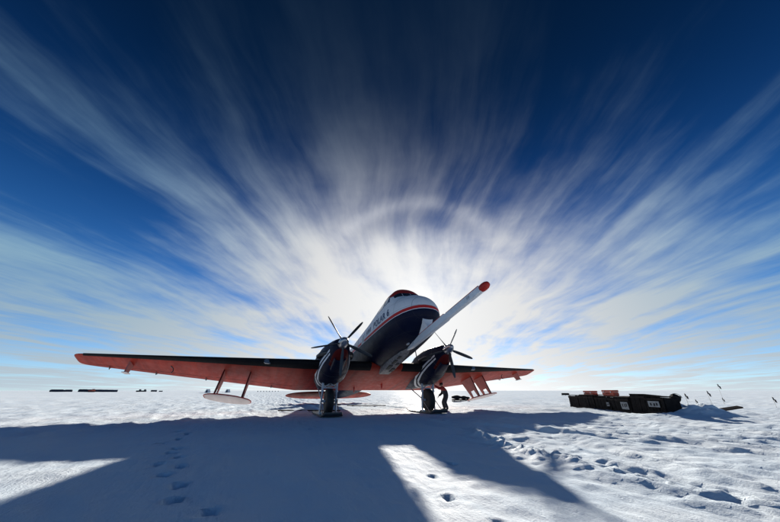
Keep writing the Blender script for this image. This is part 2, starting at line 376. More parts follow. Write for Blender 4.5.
def fuselage_paint(N, x, y, z):
    # curving cheat line: dips at the nose, rises along the cabin
    zl = N.add(N.mul(x, -.105), 2.88)
    zl = N.add(zl, N.mul(N.m('POWER', N.m('MAXIMUM', N.sub(x, 5.0), 0), 2.0), .05))
    d = N.sub(z, zl)
    W_, Nv, Rd = c4(WHITE), c4(NAVY), c4((.50, .03, .03))
    c = N.mix(N.m('GREATER_THAN', d, -.085), Nv, W_)
    c = N.mix(N.mul(N.m('GREATER_THAN', d, -.055), N.m('LESS_THAN', d, .085)), c, Rd)
    def line(v, per, wd): return N.m('LESS_THAN', N.m('ABSOLUTE', N.sub(N.m('FRACT', N.div(v, per)), .5)), wd)
    c = N.mix(N.mul(N.m('MAXIMUM', line(x, .92, .011), line(N.add(z, N.mul(x, .105)), .47, .016)), .42), c, c4((.035, .035, .04)))
    # dark red cockpit roof cap; its strip farther aft paints in the roof's shade
    roof = N.mr(x, 2.9, 3.3, 3.86, 3.60)
    c = N.mix(N.mul(N.m('GREATER_THAN', z, roof), N.m('LESS_THAN', x, 4.83)), c, c4((.36, .025, .02)))
    return c
M['fus'] = attr_mat('fuselage_livery', fuselage_paint, .45, .0, .10)
mb = MB(); rings = []
xs_ = np.concatenate([np.linspace(-15.1, -4, 34), np.linspace(-3.8, 3, 26), np.linspace(3.15, 5.6, 26), np.linspace(5.65, 6.12, 12), [6.15, 6.18, 6.205, 6.22, 6.232, 6.24]])
for x in xs_:
    zc, hb, ht, w = fsec(x); r = []
    for k in range(56):
        a = 2 * math.pi * k / 56; c, s = math.cos(a), math.sin(a)
        r.append((x, w * math.copysign(abs(c) ** (2 / NEXP), c), zc + (ht if s > 0 else hb) * math.copysign(abs(s) ** (2 / NEXP), s)))
    rings.append(r)
mb.loft(rings); fus = mb.build('fuselage', M['fus'], plane, B, 40, True)

def skin_patch(name, m, corners, s, off=.012, n=6, parent=plane):    # a curved pane lying on the fuselage side; corners (x,z) CCW
    mb = MB(); g = []
    (a, b_, c, d) = [Vector((p[0], p[1])) for p in corners]
    for lay in (off, -.02):
        for i in range(n + 1):
            for j in range(n + 1):
                u, v = i / n, j / n; p = (a * (1 - u) + b_ * u) * (1 - v) + (d * (1 - u) + c * u) * v
                y = fside(p.x, p.y, s); g.append((p.x, y + s * lay, p.y))
    fs = []; K = (n + 1) * (n + 1); I = lambda l, i, j: l * K + i * (n + 1) + j
    for l in (0, 1):
        for i in range(n):
            for j in range(n): fs.append((I(l, i, j), I(l, i + 1, j), I(l, i + 1, j + 1), I(l, i, j + 1)))
    for i in range(n):
        fs += [(I(0, i, 0), I(0, i + 1, 0), I(1, i + 1, 0), I(1, i, 0)), (I(0, i, n), I(0, i + 1, n), I(1, i + 1, n), I(1, i, n)),
               (I(0, 0, i), I(0, 0, i + 1), I(1, 0, i + 1), I(1, 0, i)), (I(0, n, i), I(0, n, i + 1), I(1, n, i + 1), I(1, n, i))]
    mb.add(g, fs); return mb.build(name, m, parent, B, 40)
M['cabinglass'] = mat('cabin_window_glass', (.012, .022, .045), .12, spec=.3)
for s in (-1, 1):
    for xw in (.95, -.25, -1.45, -2.65, -3.85, -5.05, -6.25):
        zc = 3.06 - .10 * xw + .02
        w = skin_patch('cabin_window', M['cabinglass'], [(xw - .2, zc - .22), (xw + .2, zc - .22), (xw + .2, zc + .2), (xw - .2, zc + .2)], s, .010)
        skin_patch('window_frame', M['white'], [(xw - .24, zc - .26), (xw + .24, zc - .26), (xw + .24, zc + .24), (xw - .24, zc + .24)], s, .005, parent=w)
    # cockpit side window and windscreen panes
    skin_patch('cockpit_window', M['glass'], [(3.25, 3.34), (3.98, 3.34), (3.98, 3.72), (3.35, 3.72)], s)
    skin_patch('cockpit_window', M['glass'], [(4.06, 3.34), (4.60, 3.32), (4.48, 3.70), (4.06, 3.72)], s)
def shell_top(x, y):        # z of the fuselage top at x, y
    zc, hb, ht, w = fsec(x); return zc + ht * max(0, 1 - min(1, abs(y) / w) ** NEXP) ** (1 / NEXP)
for y0, y1 in ((-.86, -.46), (-.42, -.02), (.02, .42), (.46, .86)):
    mb = MB(); n = 6; vs = []
    for lay in (.014, -.02):
        for i in range(n + 1):
            for j in range(n + 1):
                y = y0 + (y1 - y0) * j / n; yy = abs(y)
                x = 5.0 - .22 * yy * yy - (i / n) * (.155)
                vs.append((x + lay * .8, y, shell_top(x, y) + lay * .6))
    K = (n + 1) ** 2; fs = []
    for l in (0, 1):
        for i in range(n):
            for j in range(n): q = l * K + i * (n + 1) + j; fs.append((q, q + 1, q + n + 2, q + n + 1))
    for i in range(n):
        for e in (0, n): a = i * (n + 1) + e; fs.append((a, a + n + 1, K + a + n + 1, K + a))
        for e in (0, n * (n + 1)): a = e + i; fs.append((a, a + 1, K + a + 1, K + a))
    mb.add(vs, fs); mb.build('windscreen_pane', M['glass'], plane, B, 40)

def skin_text(txt, name, m, x0, z0, size, s, slope):
    cu = bpy.data.curves.new('t', 'FONT'); cu.body = txt; cu.size = size; cu.resolution_u = 3; cu.space_character = 1.12; cu.offset = size * .028
    ob = bpy.data.objects.new('t', cu); col.objects.link(ob)
    dg = bpy.context.evaluated_depsgraph_get(); dg.update(); me = bpy.data.meshes.new_from_object(ob.evaluated_get(dg))
    bm = bmesh.new(); bm.from_mesh(me); bmesh.ops.triangulate(bm, faces=bm.faces)
    bmesh.ops.subdivide_edges(bm, edges=[e for e in bm.edges if e.calc_length() > size * .25], cuts=2)
    todo = set(bm.verts); isl = []
    while todo:
        st = [todo.pop()]; grp = set(st)
        while st:
            for e in st.pop().link_edges:
                for w in e.verts:
                    if w in todo: todo.discard(w); grp.add(w); st.append(w)
        isl.append(grp)
    for grp in sorted(isl, key=lambda g: min(v.co.x for v in g)):
        vl = list(grp); ix = {v: k for k, v in enumerate(vl)}; vs = []
        for v in vl:
            x = x0 - s * v.co.x; z = z0 + v.co.y + slope * (x - x0); vs.append((x, fside(x, z, s) + s * .012, z))
        mb = MB(); mb.add(vs, [[ix[v] for v in f.verts] for f in bm.faces if f.verts[0] in grp]); mb.build(name, m, plane, B)
    bm.free(); bpy.data.objects.remove(ob); bpy.data.curves.remove(cu); bpy.data.meshes.remove(me)
M['ink'] = mat('navy_lettering', (.02, .03, .09), .4)
for s, x0 in ((-1, 2.72), (1, 4.6)):
    skin_text('POLAR 6', 'letter', M['ink'], x0, 2.78 if s < 0 else 2.60, .46, s, -.10)
for s, x0 in ((-1, 1.55), (1, 2.3)):
    skin_text('AWI', 'emblem_letter', M['ink'], x0, 2.92, .36, s, -.10)

# wings -------------------------------------------------------------
def airfoil(n=22, t=.15):
    up, lo_ = [], []
    for k in range(n + 1):
        c = .5 * (1 - math.cos(math.pi * k / n))
        yt = 5 * t * (.2969 * math.sqrt(c) - .126 * c - .3516 * c * c + .2843 * c ** 3 - .1036 * c ** 4)
        cam = .02 * (2 * .4 * c - c * c) / .16 if c < .4 else .02 * (1 - .8 + .8 * c - c * c) / .36
        up.append((c, cam + yt)); lo_.append((c, cam - yt))
    return up[::-1] + lo_[1:]                       # TE over the top to LE and back underneath
def wing_le_te(a):
    if a < 4.3: return (1.25, 1.48), (-3.0, 1.26)
    t = (a - 4.3) / 9.7; return (1.25 - 3.0 * t, 1.48 + 1.06 * t), (-3.0 + .05 * t, 1.26 + 1.12 * t)
def wing_pt(y, c, zz):
    (lx, lz), (tx, tz) = wing_le_te(abs(y)); ch = math.hypot(lx - tx, lz - tz)
    return Vector((lx + (tx - lx) * c, y, lz + (tz - lz) * c + zz * ch))
AF = airfoil(t=.15); AFT = airfoil(t=.10)
def wing_section(y, k=1.0, sel=None, off=0):
    a = abs(y); w = min(1, max(0, (a - 4.3) / 9.7)); r = []
    for (c0, z0), (c1, z1) in zip(AF, AFT):
        c = c0; z = (z0 * (1 - w) + z1 * w) * k
        if k < 1: c = .42 + (c - .42) * (.25 + .75 * k)
        r.append(wing_pt(y, c, z))
    return r
def lower(y, c):
    w = min(1, max(0, (abs(y) - 4.3) / 9.7)); t = .15 * (1 - w) + .10 * w
    yt = 5 * t * (.2969 * math.sqrt(c) - .126 * c - .3516 * c * c + .2843 * c ** 3 - .1036 * c ** 4)
    cam = .02 * (.8 * c - c * c) / .16 if c < .4 else .02 * (.2 + .8 * c - c * c) / .36
    return wing_pt(y, c, cam - yt)
def wing_paint(N, x, y, z):
    t = N.xyz(N.mul(x, .25), N.mul(y, 2.0), z)
    c = N.mix(N.mr(N.noise(t, 1.3, 5, .6), .35, .7), c4((.24, .018, .009)), c4((.35, .031, .014)))
    # dark chordwise streaks behind the engines that paint in the wing root's shade
    st = N.noise(N.xyz(N.mul(x, .22), N.mul(y, 4.0), 0), 1.0, 6, .65)
    ay = N.m('ABSOLUTE', N.sub(N.m('ABSOLUTE', y), 2.85))
    c = N.mix(N.mul(N.mr(st, .46, .62), N.mr(ay, 2.2, .4, 0, .55)), c, c4((.10, .03, .025)))
    # skin panel joints along span and chord
    def line(v, per, wd): return N.m('LESS_THAN', N.m('ABSOLUTE', N.sub(N.m('FRACT', N.div(v, per)), .5)), wd)
    ln = N.m('MAXIMUM', line(y, 1.22, .010), line(N.add(x, N.mul(N.m('ABSOLUTE', y), .06)), .95, .012))
    return N.mix(N.mul(ln, .5), c, c4((.16, .02, .016)))
M['wing'] = attr_mat('wing_red_skin', wing_paint, .5, .0, .12)
for s in (-1, 1):
    ys = [0.0, .6, 1.2, 2, 2.8, 3.6, 4.3, 4.32] + list(np.linspace(5, 13.4, 18))
    mb = MB(); rings = [wing_section(s * y) for y in ys]
    for y, k in ((13.8, .99), (14.05, .96), (14.22, .90), (14.33, .80), (14.40, .62), (14.43, .35)): rings.append(wing_section(s * y, k))
    mb.loft(rings); wing = mb.build('wing', M['wing'], plane, B, 30, True)
    # black rubber boot round the leading edge
    mb = MB(); rings = []; nA = len(AF); mid = nA // 2
    for y in [.9, 1.6] + list(np.linspace(3.6, 4.3, 3)) + list(np.linspace(4.6, 14.0, 16)):
        sec = wing_section(s * y); ring = sec[mid - 4:mid + 5]
        cen = wing_pt(s * y, .06, 0); out = [p + (p - cen).normalized() * .012 for p in ring]
        rings.append(out + [p - (p - cen).normalized() * .02 for p in reversed(ring)])
    mb.loft(rings); mb.build('deicing_boot', M['boot'], wing, B, 50)
    p = wing_pt(s * 5.95, 0.012, 0)
    mb = MB(); mb.box((p.x - .02, p.y, p.z - .03), (.14, .42, .20), (0, 0, -s * .29), .05); mb.build('landing_light', M['amber'], wing, B, 40)
    # flap / aileron gap strips and hinge arms under the trailing edge
    for y in (5.6, 8.9, 11.2, 13.2):
        p = lower(s * y, .86); q = lower(s * y, .97)
        mb = MB(); mb.tube([p + Vector((0, 0, -.005)), p + Vector((-.10, 0, -.10)), q + Vector((0, 0, -.03))], .022, 8); mb.build('hinge_arm', M['dark'], wing, B, 40)
    # instrument bracket near the tip
    a = lower(s * 12.1, .30); b = lower(s * 12.1, .62)
    ry = s * 12.1
    br = MB(); br.prism([(a.x, ry - .025, a.z + .06), (b.x, ry - .025, b.z + .06), (b.x + .28, ry - .025, b.z - .42), (a.x + .12, ry - .025, a.z - .50), (a.x + .08, ry - .025, a.z - .28)], (0, .05, 0))
    br = br.build('wing_bracket', M['pylon'], wing, B, 30)
    mb = MB(); mb.box((a.x - .08, ry, a.z - .50), (.50, .20, .03), (0, .10, 0), .01); mb.build('sensor_foot', M['pinkplate'], wing, B, 30)
    for c_, ya, yb in ((.76, 4.5, 8.4), (.78, 8.55, 13.7)):          # hinge gap of flap and aileron
        n_ = 10; up_, dn_ = [], []
        for q in range(n_ + 1):
            y = s * (ya + (yb - ya) * q / n_); up_.append(lower(y, c_) + Vector((0, 0, -.003))); dn_.append(lower(y, c_ + .012) + Vector((0, 0, -.003)))
        mb = MB(); mb.loft([[p, q2, q2 + Vector((0, 0, .02)), p + Vector((0, 0, .02))] for p, q2 in zip(up_, dn_)]); mb.build('hinge_gap', M['boot'], wing, B, 40)
    # thin drooping cable under the wing
    p = lower(s * 10.35, .35)
    mb = MB(); mb.tube([p, p + Vector((-.05, -s * .12, -.10)), p + Vector((-.02, -s * .16, -.24)), p + Vector((.05, -s * .12, -.34))], .022, 8); mb.build('cable', M['dark'], wing, B, 40)
    # radar antenna plate on two swept pylons
    pl = []
    for y in (6.70, 7.92):
        fa, fb = lower(s * y, .32), lower(s * y, .66); dn = Vector((.22, s * .16, -1.22))
        mb = MB(); th = Vector((0, .045, 0))
        fa2 = fa + Vector((0, 0, .05)); fb2 = fb + Vector((0, 0, .05)); ba, bb_ = fa + dn, fa + dn + Vector((-.72, 0, -.03))
        # a blade with a triangular cut-out near its foot, built as a frame of five strips
        A0, A1, C0, C1 = fa2, fb2, ba, bb_
        def qd(p0, p1, p2, p3): mb.prism([p0 - th * .5, p1 - th * .5, p2 - th * .5, p3 - th * .5], th)
        k = .66
        F = A0.lerp(C0, k); G = A1.lerp(C1, k)
        qd(A0, A1, G, F); qd(F, F.lerp(G, .30), C0.lerp(C1, .18), C0); qd(F.lerp(G, .70), G, C1, C0.lerp(C1, .82))
        pl.append((ba, bb_, mb))
    c = sum((p[0] + p[1] for p in pl), Vector()) / 4
    mb = MB(); n = 40; slope = (pl[1][0].z - pl[0][0].z) / (pl[1][0].y - pl[0][0].y)
    r1, r2, r3 = [], [], []
    for i in range(n):
        q = 2 * math.pi * i / n; ex = .74 * math.copysign(abs(math.cos(q)) ** .8, math.cos(q)); ey = 1.02 * math.sin(q)
        for r, k, dz_ in ((r1, .965, -.045), (r2, 1, -.015), (r3, .97, .02)): r.append((c.x + ex * k, c.y + ey * k, c.z + dz_ + slope * ey * k))
    mb.loft([r1, r2, r3]); plate = mb.build('antenna_plate', M['pinkplate'], plane, B, 40)
    mb = MB(); mb.tube([(c.x + 1.02 * .745 * math.copysign(abs(math.cos(q)) ** .8, math.cos(q)), c.y + 1.03 * math.sin(q), c.z - .012 + slope * 1.03 * math.sin(q)) for q in [2 * math.pi * i / n for i in range(n + 1)]], .022, 8)
    mb.build('plate_edge', M['red2'], plate, B, 60)
    for ba, bb_, m_ in pl:
        m_.build('pylon', M['pylon'], plate, B, 30)
    for y, (ba, bb_, m_) in zip((6.70, 7.92), pl):
        mb = MB(); mb.tube([lower(s * y, .32) + Vector((.01, 0, .03)), ba + Vector((.01, 0, .02))], .036, 10); mb.build('pylon_edge', M['chin'], plate, B, 50)

# engines -----------------------------------------------------------
def nacelle_paint(N, x, y, z):
    c = c4(NAVY)
    chin = N.mul(N.m('LESS_THAN', z, N.add(1.34, N.mul(N.sub(x, 2.2), .45))), N.m('GREATER_THAN', x, 1.85))
    c = N.mix(chin, c, c4((.10, .010, .009)))
    d = N.sub(z, N.add(.86, N.mul(x, .30)))
    ok = N.mul(N.m('LESS_THAN', x, 2.3), N.m('GREATER_THAN', x, -.9))
    l1 = N.mul(N.m('GREATER_THAN', d, -.04), N.m('LESS_THAN', d, .04)); l2 = N.mul(N.m('GREATER_THAN', d, .12), N.m('LESS_THAN', d, .22))
    return N.mix(N.mul(N.m('MAXIMUM', l1, l2), ok), c, c4((.75, .76, .78)))
M['nac'] = attr_mat('nacelle_livery', nacelle_paint, .42, .0, .09)
NS = np.array([(-3.4,1.5,.05,.10,.05),(-2.6,1.5,.28,.32,.28),(-1.6,1.52,.52,.52,.5),(-.6,1.55,.74,.80,.78),(.3,1.58,.84,.92,.88),(1.0,1.62,.82,.88,.82),(1.6,1.67,.72,.76,.70),(2.1,1.72,.58,.60,.55),(2.45,1.76,.48,.48,.45),(2.7,1.80,.38,.36,.35),(2.80,1.81,.26,.25,.25)])
PHASE = {-1: R(49), 1: R(54)}
for s in (-1, 1):
    cy = s * 2.87; mb = MB(); rings = []
    for x in np.linspace(-3.4, 2.80, 46):
        zc, hb, ht, w = [float(np.interp(x, NS[:, 0], NS[:, k])) for k in (1, 2, 3, 4)]
        rings.append([(x, cy + w * math.copysign(abs(math.cos(a)) ** .85, math.cos(a)), zc + (ht if math.sin(a) > 0 else hb) * math.copysign(abs(math.sin(a)) ** .85, math.sin(a))) for a in [2 * math.pi * k / 36 for k in range(36)]])
    mb.loft(rings); nac = mb.build('engine_nacelle', M['nac'], plane, B, 40, True)
    # chin air intake with a dark mouth
    mb = MB(); rings = []
    for x, hw, hh, zz in ((1.1, .30, .16, 1.02), (1.7, .33, .18, 1.14), (2.25, .30, .16, 1.27), (2.42, .27, .14, 1.31), (2.40, .22, .10, 1.31), (2.0, .18, .08, 1.24)):
        rings.append([(x, cy + hw * math.copysign(abs(math.cos(a)) ** .6, math.cos(a)), zz + hh * math.copysign(abs(math.sin(a)) ** .7, math.sin(a))) for a in [2 * math.pi * k / 28 for k in range(28)]])
    mb.loft(rings); intake = mb.build('air_intake', M['navy'], nac, B, 40)
    mb = MB(); mb.box((2.2, cy, 1.275), (.04, .36, .15), None, .01); mb.build('intake_screen', M['black'], nac, B)
    # exhaust stubs both sides
    for e in (-1, 1):
        mb = MB(); pts = [(2.05, cy + e * .40, 1.72), (1.85, cy + e * .66, 1.74), (1.6, cy + e * .76, 1.76), (1.25, cy + e * .82, 1.78)]
        mb.tube(pts, [.11, .12, .12, .11], 16); ex = mb.build('exhaust_pipe', M['dark'], nac, B, 50)
        mb = MB(); mb.lathe([(.09, 0), (.115, 0), (.115, .05), (.09, .05)], (1.245, cy + e * .822, 1.78), (-.97, e * .22, .05), 16); mb.build('exhaust_rim', M['steel'], nac, B, 50)
    # cowling seams and small vents
    for x in (2.1, 1.15, .2):
        zc, hb, ht, w = [float(np.interp(x, NS[:, 0], NS[:, k])) for k in (1, 2, 3, 4)]
        mb = MB(); mb.tube([(x, cy + (w + .002) * math.copysign(abs(math.cos(a)) ** .85, math.cos(a)), zc + (ht + .002 if math.sin(a) > 0 else hb + .002) * math.copysign(abs(math.sin(a)) ** .85, math.sin(a))) for a in [2 * math.pi * k / 36 for k in range(37)]], .008, 6)
        mb.build('cowl_seam', M['dark'], nac, B, 60)
    # propeller: spinner and five blades
    hub = Vector((3.0, cy, 1.83)); prop = None
    mb = MB(); mb.lathe([(.02, .42), (.07, .40), (.13, .33), (.19, .22), (.225, .08), (.235, -.05), (.235, -.2), (.16, -.24)], hub, (1, 0, 0), 32)
    prop = mb.build('propeller', M['steel'], plane, B, 45)
    for k in range(5):
        a = PHASE[s] + k * 2 * math.pi / 5; rd = Vector((0, math.cos(a), math.sin(a))); tg = Vector((0, -math.sin(a), math.cos(a))); axx = Vector((1, 0, 0))
        mb = MB(); rings = []
        for t, ch, tk, tw in ((.12, .09, .09, 66), (.24, .10, .08, 64), (.36, .14, .05, 60), (.55, .165, .036, 54), (.8, .17, .028, 48), (1.05, .165, .02, 44), (1.3, .14, .015, 41), (1.43, .10, .012, 40), (1.49, .055, .008, 40), (1.50, .02, .004, 40)):
            tw = R(tw); cd_ = tg * math.cos(tw) + axx * math.sin(tw); nd = axx * math.cos(tw) - tg * math.sin(tw)
            rings.append([hub + rd * t + cd_ * (ch / 2 * math.cos(q)) + nd * (tk / 2 * math.sin(q)) for q in [2 * math.pi * i / 14 for i in range(14)]])
        mb.loft(rings); bl = mb.build('blade', M['dark'], prop, B, 50)
    # main gear --------------------------------------------------------
    gy = s * 2.85; AXL = Vector((0, gy, .65))            # in the place's axes
    nb = lambda x, y, z: Vector(B((x, y, z)))
    gear = MB(); gear.box(AXL, (.10, .80, .10), None, .02); gear = gear.build('landing_gear', M['greyblue'], plane, None, 40)
    for e in (-1, 1):
        top = nb(.25, gy + e * .36, .95); low = AXL + Vector((.02, e * .36, .0))
        mb = MB(); midp = top.lerp(low, .55); mb.tube([top, midp], .062, 14); mb.tube([midp, low + Vector((0, 0, -.04))], .042, 14); mb.tube([midp + Vector((0, 0, .03)), midp + Vector((0, 0, -.03))], .08, 14)
        mb.build('oleo_leg', M['greyblue'], gear, None, 50)
        mb = MB(); mb.tube([nb(-1.35, gy + e * .34, .95), low + Vector((-.04, 0, .05))], .032, 10); mb.build('drag_strut', M['greyblue'], gear, None, 50)
    a1 = nb(.25, gy + .36, 1.0); a2 = nb(.25, gy - .36, 1.0); lo1 = AXL + Vector((.1, .36, .60)); lo2 = AXL + Vector((.1, -.36, .60))
    for p, q in ((a1, lo2), (a2, lo1), (lo1, lo2)):
        mb = MB(); mb.tube([p + Vector((.05, 0, 0)), q], .026, 10); mb.build('cross_brace', M['greyblue'], gear, None, 50)
    # wheel: grooved tyre and hub
    mb = MB(); mb.lathe([(.26, -.17), (.34, -.185), (.46, -.185), (.53, -.165), (.57, -.12), (.585, -.06), (.585, -.045), (.572, -.04), (.572, -.03), (.587, -.025), (.59, 0), (.587, .025), (.572, .03), (.572, .04), (.585, .045), (.585, .06), (.57, .12), (.53, .165), (.46, .185), (.34, .185), (.26, .17)], AXL, (0, 1, 0), 48)
    wheel = mb.build('tyre', M['black'], gear, None, 40)
    mb = MB(); mb.lathe([(.05, -.16), (.12, -.17), (.14, -.11), (.24, -.10), (.275, -.16), (.275, .16), (.24, .10), (.14, .11), (.12, .17), (.05, .16)], AXL, (0, 1, 0), 32); mb.build('wheel_hub', M['alu'], gear, None, 40)
    # ski: two long runners with upturned tips, joined fore and aft of the wheel that pokes through
    def ski_z(x): return .055 + (.14 * ((x - .85) / .5) ** 2 if x > .85 else 0) + (.05 * ((-x - 1.2) / .5) ** 2 if x < -1.2 else 0)
    sxs = np.linspace(-1.7, 1.75, 24); ski = None
    def runner(y0, y1, xa, xb, nm, par):
        mb = MB(); rings = []
        for x in np.linspace(xa, xb, 14):
            z = ski_z(x); k = 1 - max(0, (x - .9) / .46) ** 2 * .25
            c0, c1 = gy + (y0 - gy) * k, gy + (y1 - gy) * k
            rings.append([(x, c0, z - .03), (x, c1, z - .03), (x, c1, z + .035), (x, c0, z + .035)])
        mb.loft(rings); return mb.build(nm, M['dark'], par, None, 30)
    ski = runner(gy - .52, gy + .52, .62, 1.35, 'ski', plane)
    runner(gy - .52, gy - .24, -.62, .619, 'ski_runner', ski); runner(gy + .24, gy + .52, -.62, .619, 'ski_runner', ski); runner(gy - .52, gy + .52, -1.7, -.621, 'ski_tail', ski)
    for e in (-1, 1):
        mb = MB(); mb.tube([AXL + Vector((0, e * .38, 0)), (.0, gy + e * .40, .09)], .05, 10); mb.box((0, gy + e * .40, .12), (.5, .12, .10), None, .02); mb.build('ski_pedestal', M['alu'], ski, None, 50)
        mb = MB(); mb.tube([AXL + Vector((0, e * .39, .05)), (.85, gy + e * .40, .10)], .02, 8); mb.build('ski_cable', M['steel'], ski, None, 50)

# tail ---------------------------------------------------------------
for s in (-1, 1):
    mb = MB(); rings = []
    for y in list(np.linspace(0, 3.2, 9)) + [3.5, 3.75, 3.92, 4.02, 4.06]:
        k = math.sqrt(max(1e-4, 1 - (y / 4.07) ** 3.2)); lx, tx = -13.35 + 1.25 * k, -13.35 - 1.35 * k; r = []
        for c, z in airfoil(14, .09): r.append((lx + (tx - lx) * c, s * y, 3.42 + z * (lx - tx)))
        rings.append(r)
    mb.loft(rings); mb.build('tailplane', M['wing'], plane, B, 30, True)
mb = MB(); rings = []
for z, lx, tx in ((3.5, -9.6, -15.0), (3.9, -10.9, -15.3), (4.4, -11.9, -15.45), (5.2, -12.7, -15.45), (5.9, -13.2, -15.3), (6.3, -13.6, -15.0), (6.45, -14.0, -14.7)):
    rings.append([(lx + (tx - lx) * c, zz * (lx - tx) * .9, z) for c, zz in [(q[0], q[1] - .0) for q in airfoil(14, .08)]])
mb.loft(rings); mb.build('tail_fin', M['white'], plane, B, 30)
tw = Vector((-11.0, 0, 0)); mb = MB(); mb.tube([tw + Vector((0, 0, .25)), (-11.3, 0, .62)], .06); mb.lathe([(.08, -.08), (.2, -.08), (.23, 0), (.2, .08), (.08, .08)], tw + Vector((0, 0, .26)), (0, 1, 0), 24)
mb.build('tail_wheel', M['dark'], plane, None, 50)
mb = MB(); mb.box(tw + Vector((0, 0, .03)), (1.3, .5, .06), None, .02); mb.build('tail_ski', M['dark'], plane, None, 40)

# nose boom -----------------------------------------------------------
def boom_ring(x, z, hw, hh): return [(x, -hw, z - hh), (x, -hw * .4, z - hh * 1.15), (x, hw * .4, z - hh * 1.15), (x, hw, z - hh), (x, hw, z + hh), (x, -hw, z + hh)]
def bz(x): return 1.36 - .034 * (x - 4.2)
mb = MB(); mb.loft([boom_ring(x, bz(x), hw, hh) for x, hw, hh in ((3.75, .02, .04), (4.0, .08, .10), (4.3, .10, .125), (7.30, .10, .125), (7.42, .085, .108), (9.45, .080, .10), (9.5, .078, .098))])
boom = mb.build('nose_boom', M['white'], plane, B, 30)
mb = MB(); mb.box(((4.3 + 7.3) / 2, 0, bz(5.8) + .137), (3.0, .21, .03), (0, .034, 0), .008); mb.box(((7.42 + 9.45) / 2, 0, bz(8.43) + .115), (2.03, .175, .03), (0, .034, 0), .008); mb.build('boom_stripe', M['red2'], boom, B, 30)
mb = MB(); mb.lathe([(.112, 0), (.128, .05), (.132, .15), (.12, .25), (.085, .33), (.03, .365)], (9.48, 0, bz(9.5)), (1, 0, -.034), 24); mb.build('boom_tip', M['red2'], boom, B, 50)
for x in (4.6, 8.85): mb = MB(); mb.box((x, -.088 if x > 7 else -.105, bz(x)), (.14, .03, .09), None, .01); mb.build('inspection_plate', M['greyblue'], boom, B, 40)
# triangular fairing that joins the boom to the chin
low, upv = [], []
for x in np.linspace(4.25, 6.02, 12):
    zc, hb, ht, w = fsec(x); low.append((x, bz(x) + .10)); upv.append((x, max(zc - hb * (1 - .03), bz(x) + .1) + .06))
mb = MB(); rings = []
for (x, z0), (_, z1) in zip(low, upv):
    w0 = .07; w1 = .07 + .26 * max(0, (x - 4.2) / 2.2); z1 = z1 + .05
    rings.append([(x, -w0, z0), (x, w0, z0), (x, w1, z1), (x, -w1, z1)])
mb.loft(rings); mb.build('boom_fairing', M['white'], boom, B, 30)
mb = MB(); mb.tube([(4.3, .12, 1.28), (4.3, .14, .80)], .022); mb.tube([(4.25, .14, .80), (4.6, .14, .80)], [.028, .014]); mb.build('pitot_mast', M['dark'], plane, B, 50)
mb = MB(); mb.lathe([(.01, .14), (.05, .10), (.075, 0), (.05, -.12), (.01, -.2)], (4.35, -.22, 1.42), (1, 0, 0), 16); mb.build('belly_lamp', M['alu'], plane, B, 50)
# belly instrument bay between wing root and nose
mb = MB(); rings = []
for x, w, z0 in ((3.9, .10, 1.34), (3.5, .26, 1.29), (2.4, .36, 1.22), (1.4, .40, 1.16), (.6, .36, 1.18), (.2, .2, 1.30)):
    rings.append([(x, -w, 1.55), (x, -w, z0 + .12), (x, -w * .75, z0), (x, w * .75, z0), (x, w, z0 + .12), (x, w, 1.55)])
mb.loft(rings); bay = mb.build('belly_fairing', M['bay'], plane, B, 30)
for x, y, w, d_ in ((3.0, -.09, .30, .14), (2.45, -.12, .5, .16), (1.75, -.14, .6, .2), (2.2, .14, .3, .14), (1.4, .16, .5, .18)):
    zz = float(np.interp(x, [.6, 1.4, 2.4, 3.5], [1.18, 1.16, 1.22, 1.29]))
    mb = MB(); mb.box((x, y, zz - .012), (w, d_, .03), None, .008); h_ = mb.build('instrument_port', M['black'], bay, B, 30)
for x, y in ((-1.2, .6), (-2.0, -.9)):            # blade aerials and hoses below the wing centre
    mb = MB(); p = lower(y, .45 + .0); mb.prism([(x, y - .012, p.z + .12), (x - .3, y - .012, p.z + .12), (x - .28, y - .012, p.z - .22), (x - .14, y - .012, p.z - .22)], (0, .024, 0)); mb.build('blade_aerial', M['red2'], plane, B, 30)

# ------------------------------------------------------------------ person under the far wing
def skinned(name, chains, m, parent=None, sub=2):
    verts, edges, rad = [], [], []
    idx = {}
    for ch in chains:
        prev = None
        for p, r in ch:
            key = tuple(round(c, 4) for c in p)
            if key not in idx: idx[key] = len(verts); verts.append(p); rad.append(r)
            if prev is not None and prev != idx[key]: edges.append((prev, idx[key]))
            prev = idx[key]
    me = bpy.data.meshes.new(name); me.from_pydata(verts, edges, []); ob = bpy.data.objects.new(name, me); col.objects.link(ob)
    md = ob.modifiers.new('s', 'SKIN'); md.use_smooth_shade = True
    for i, r in enumerate(rad):
        d = me.skin_vertices[0].data[i]; d.radius = r if isinstance(r, tuple) else (r, r); d.use_root = (i == 0)
    ob.modifiers.new('d', 'SUBSURF').levels = sub
    dg = bpy.context.evaluated_depsgraph_get(); dg.update(); out = bpy.data.meshes.new_from_object(ob.evaluated_get(dg))
    bpy.data.objects.remove(ob); o = bpy.data.objects.new(name, out); out.materials.clear(); out.materials.append(m); col.objects.link(o); o.parent = parent
    return o
def cloth_paint(N, x, y, z): return None
def person_mat():
    m = bpy.data.materials.new('polar_suit'); m.use_nodes = True; nt = m.node_tree; N = NX(nt)
    t = nt.nodes.new('ShaderNodeTexCoord').outputs['Object']; sp = nt.nodes.new('ShaderNodeSeparateXYZ'); nt.links.new(t, sp.inputs[0])
    c = N.mix(N.m('GREATER_THAN', sp.outputs[2], 1.12), c4((.022, .022, .028)), c4((.26, .025, .02)))
    c = N.mix(N.m('LESS_THAN', sp.outputs[2], .14), c, c4((.012, .012, .012)))
    nt.links.new(c, nt.nodes['Principled BSDF'].inputs['Base Color']); nt.nodes['Principled BSDF'].inputs['Roughness'].default_value = .8
    return m
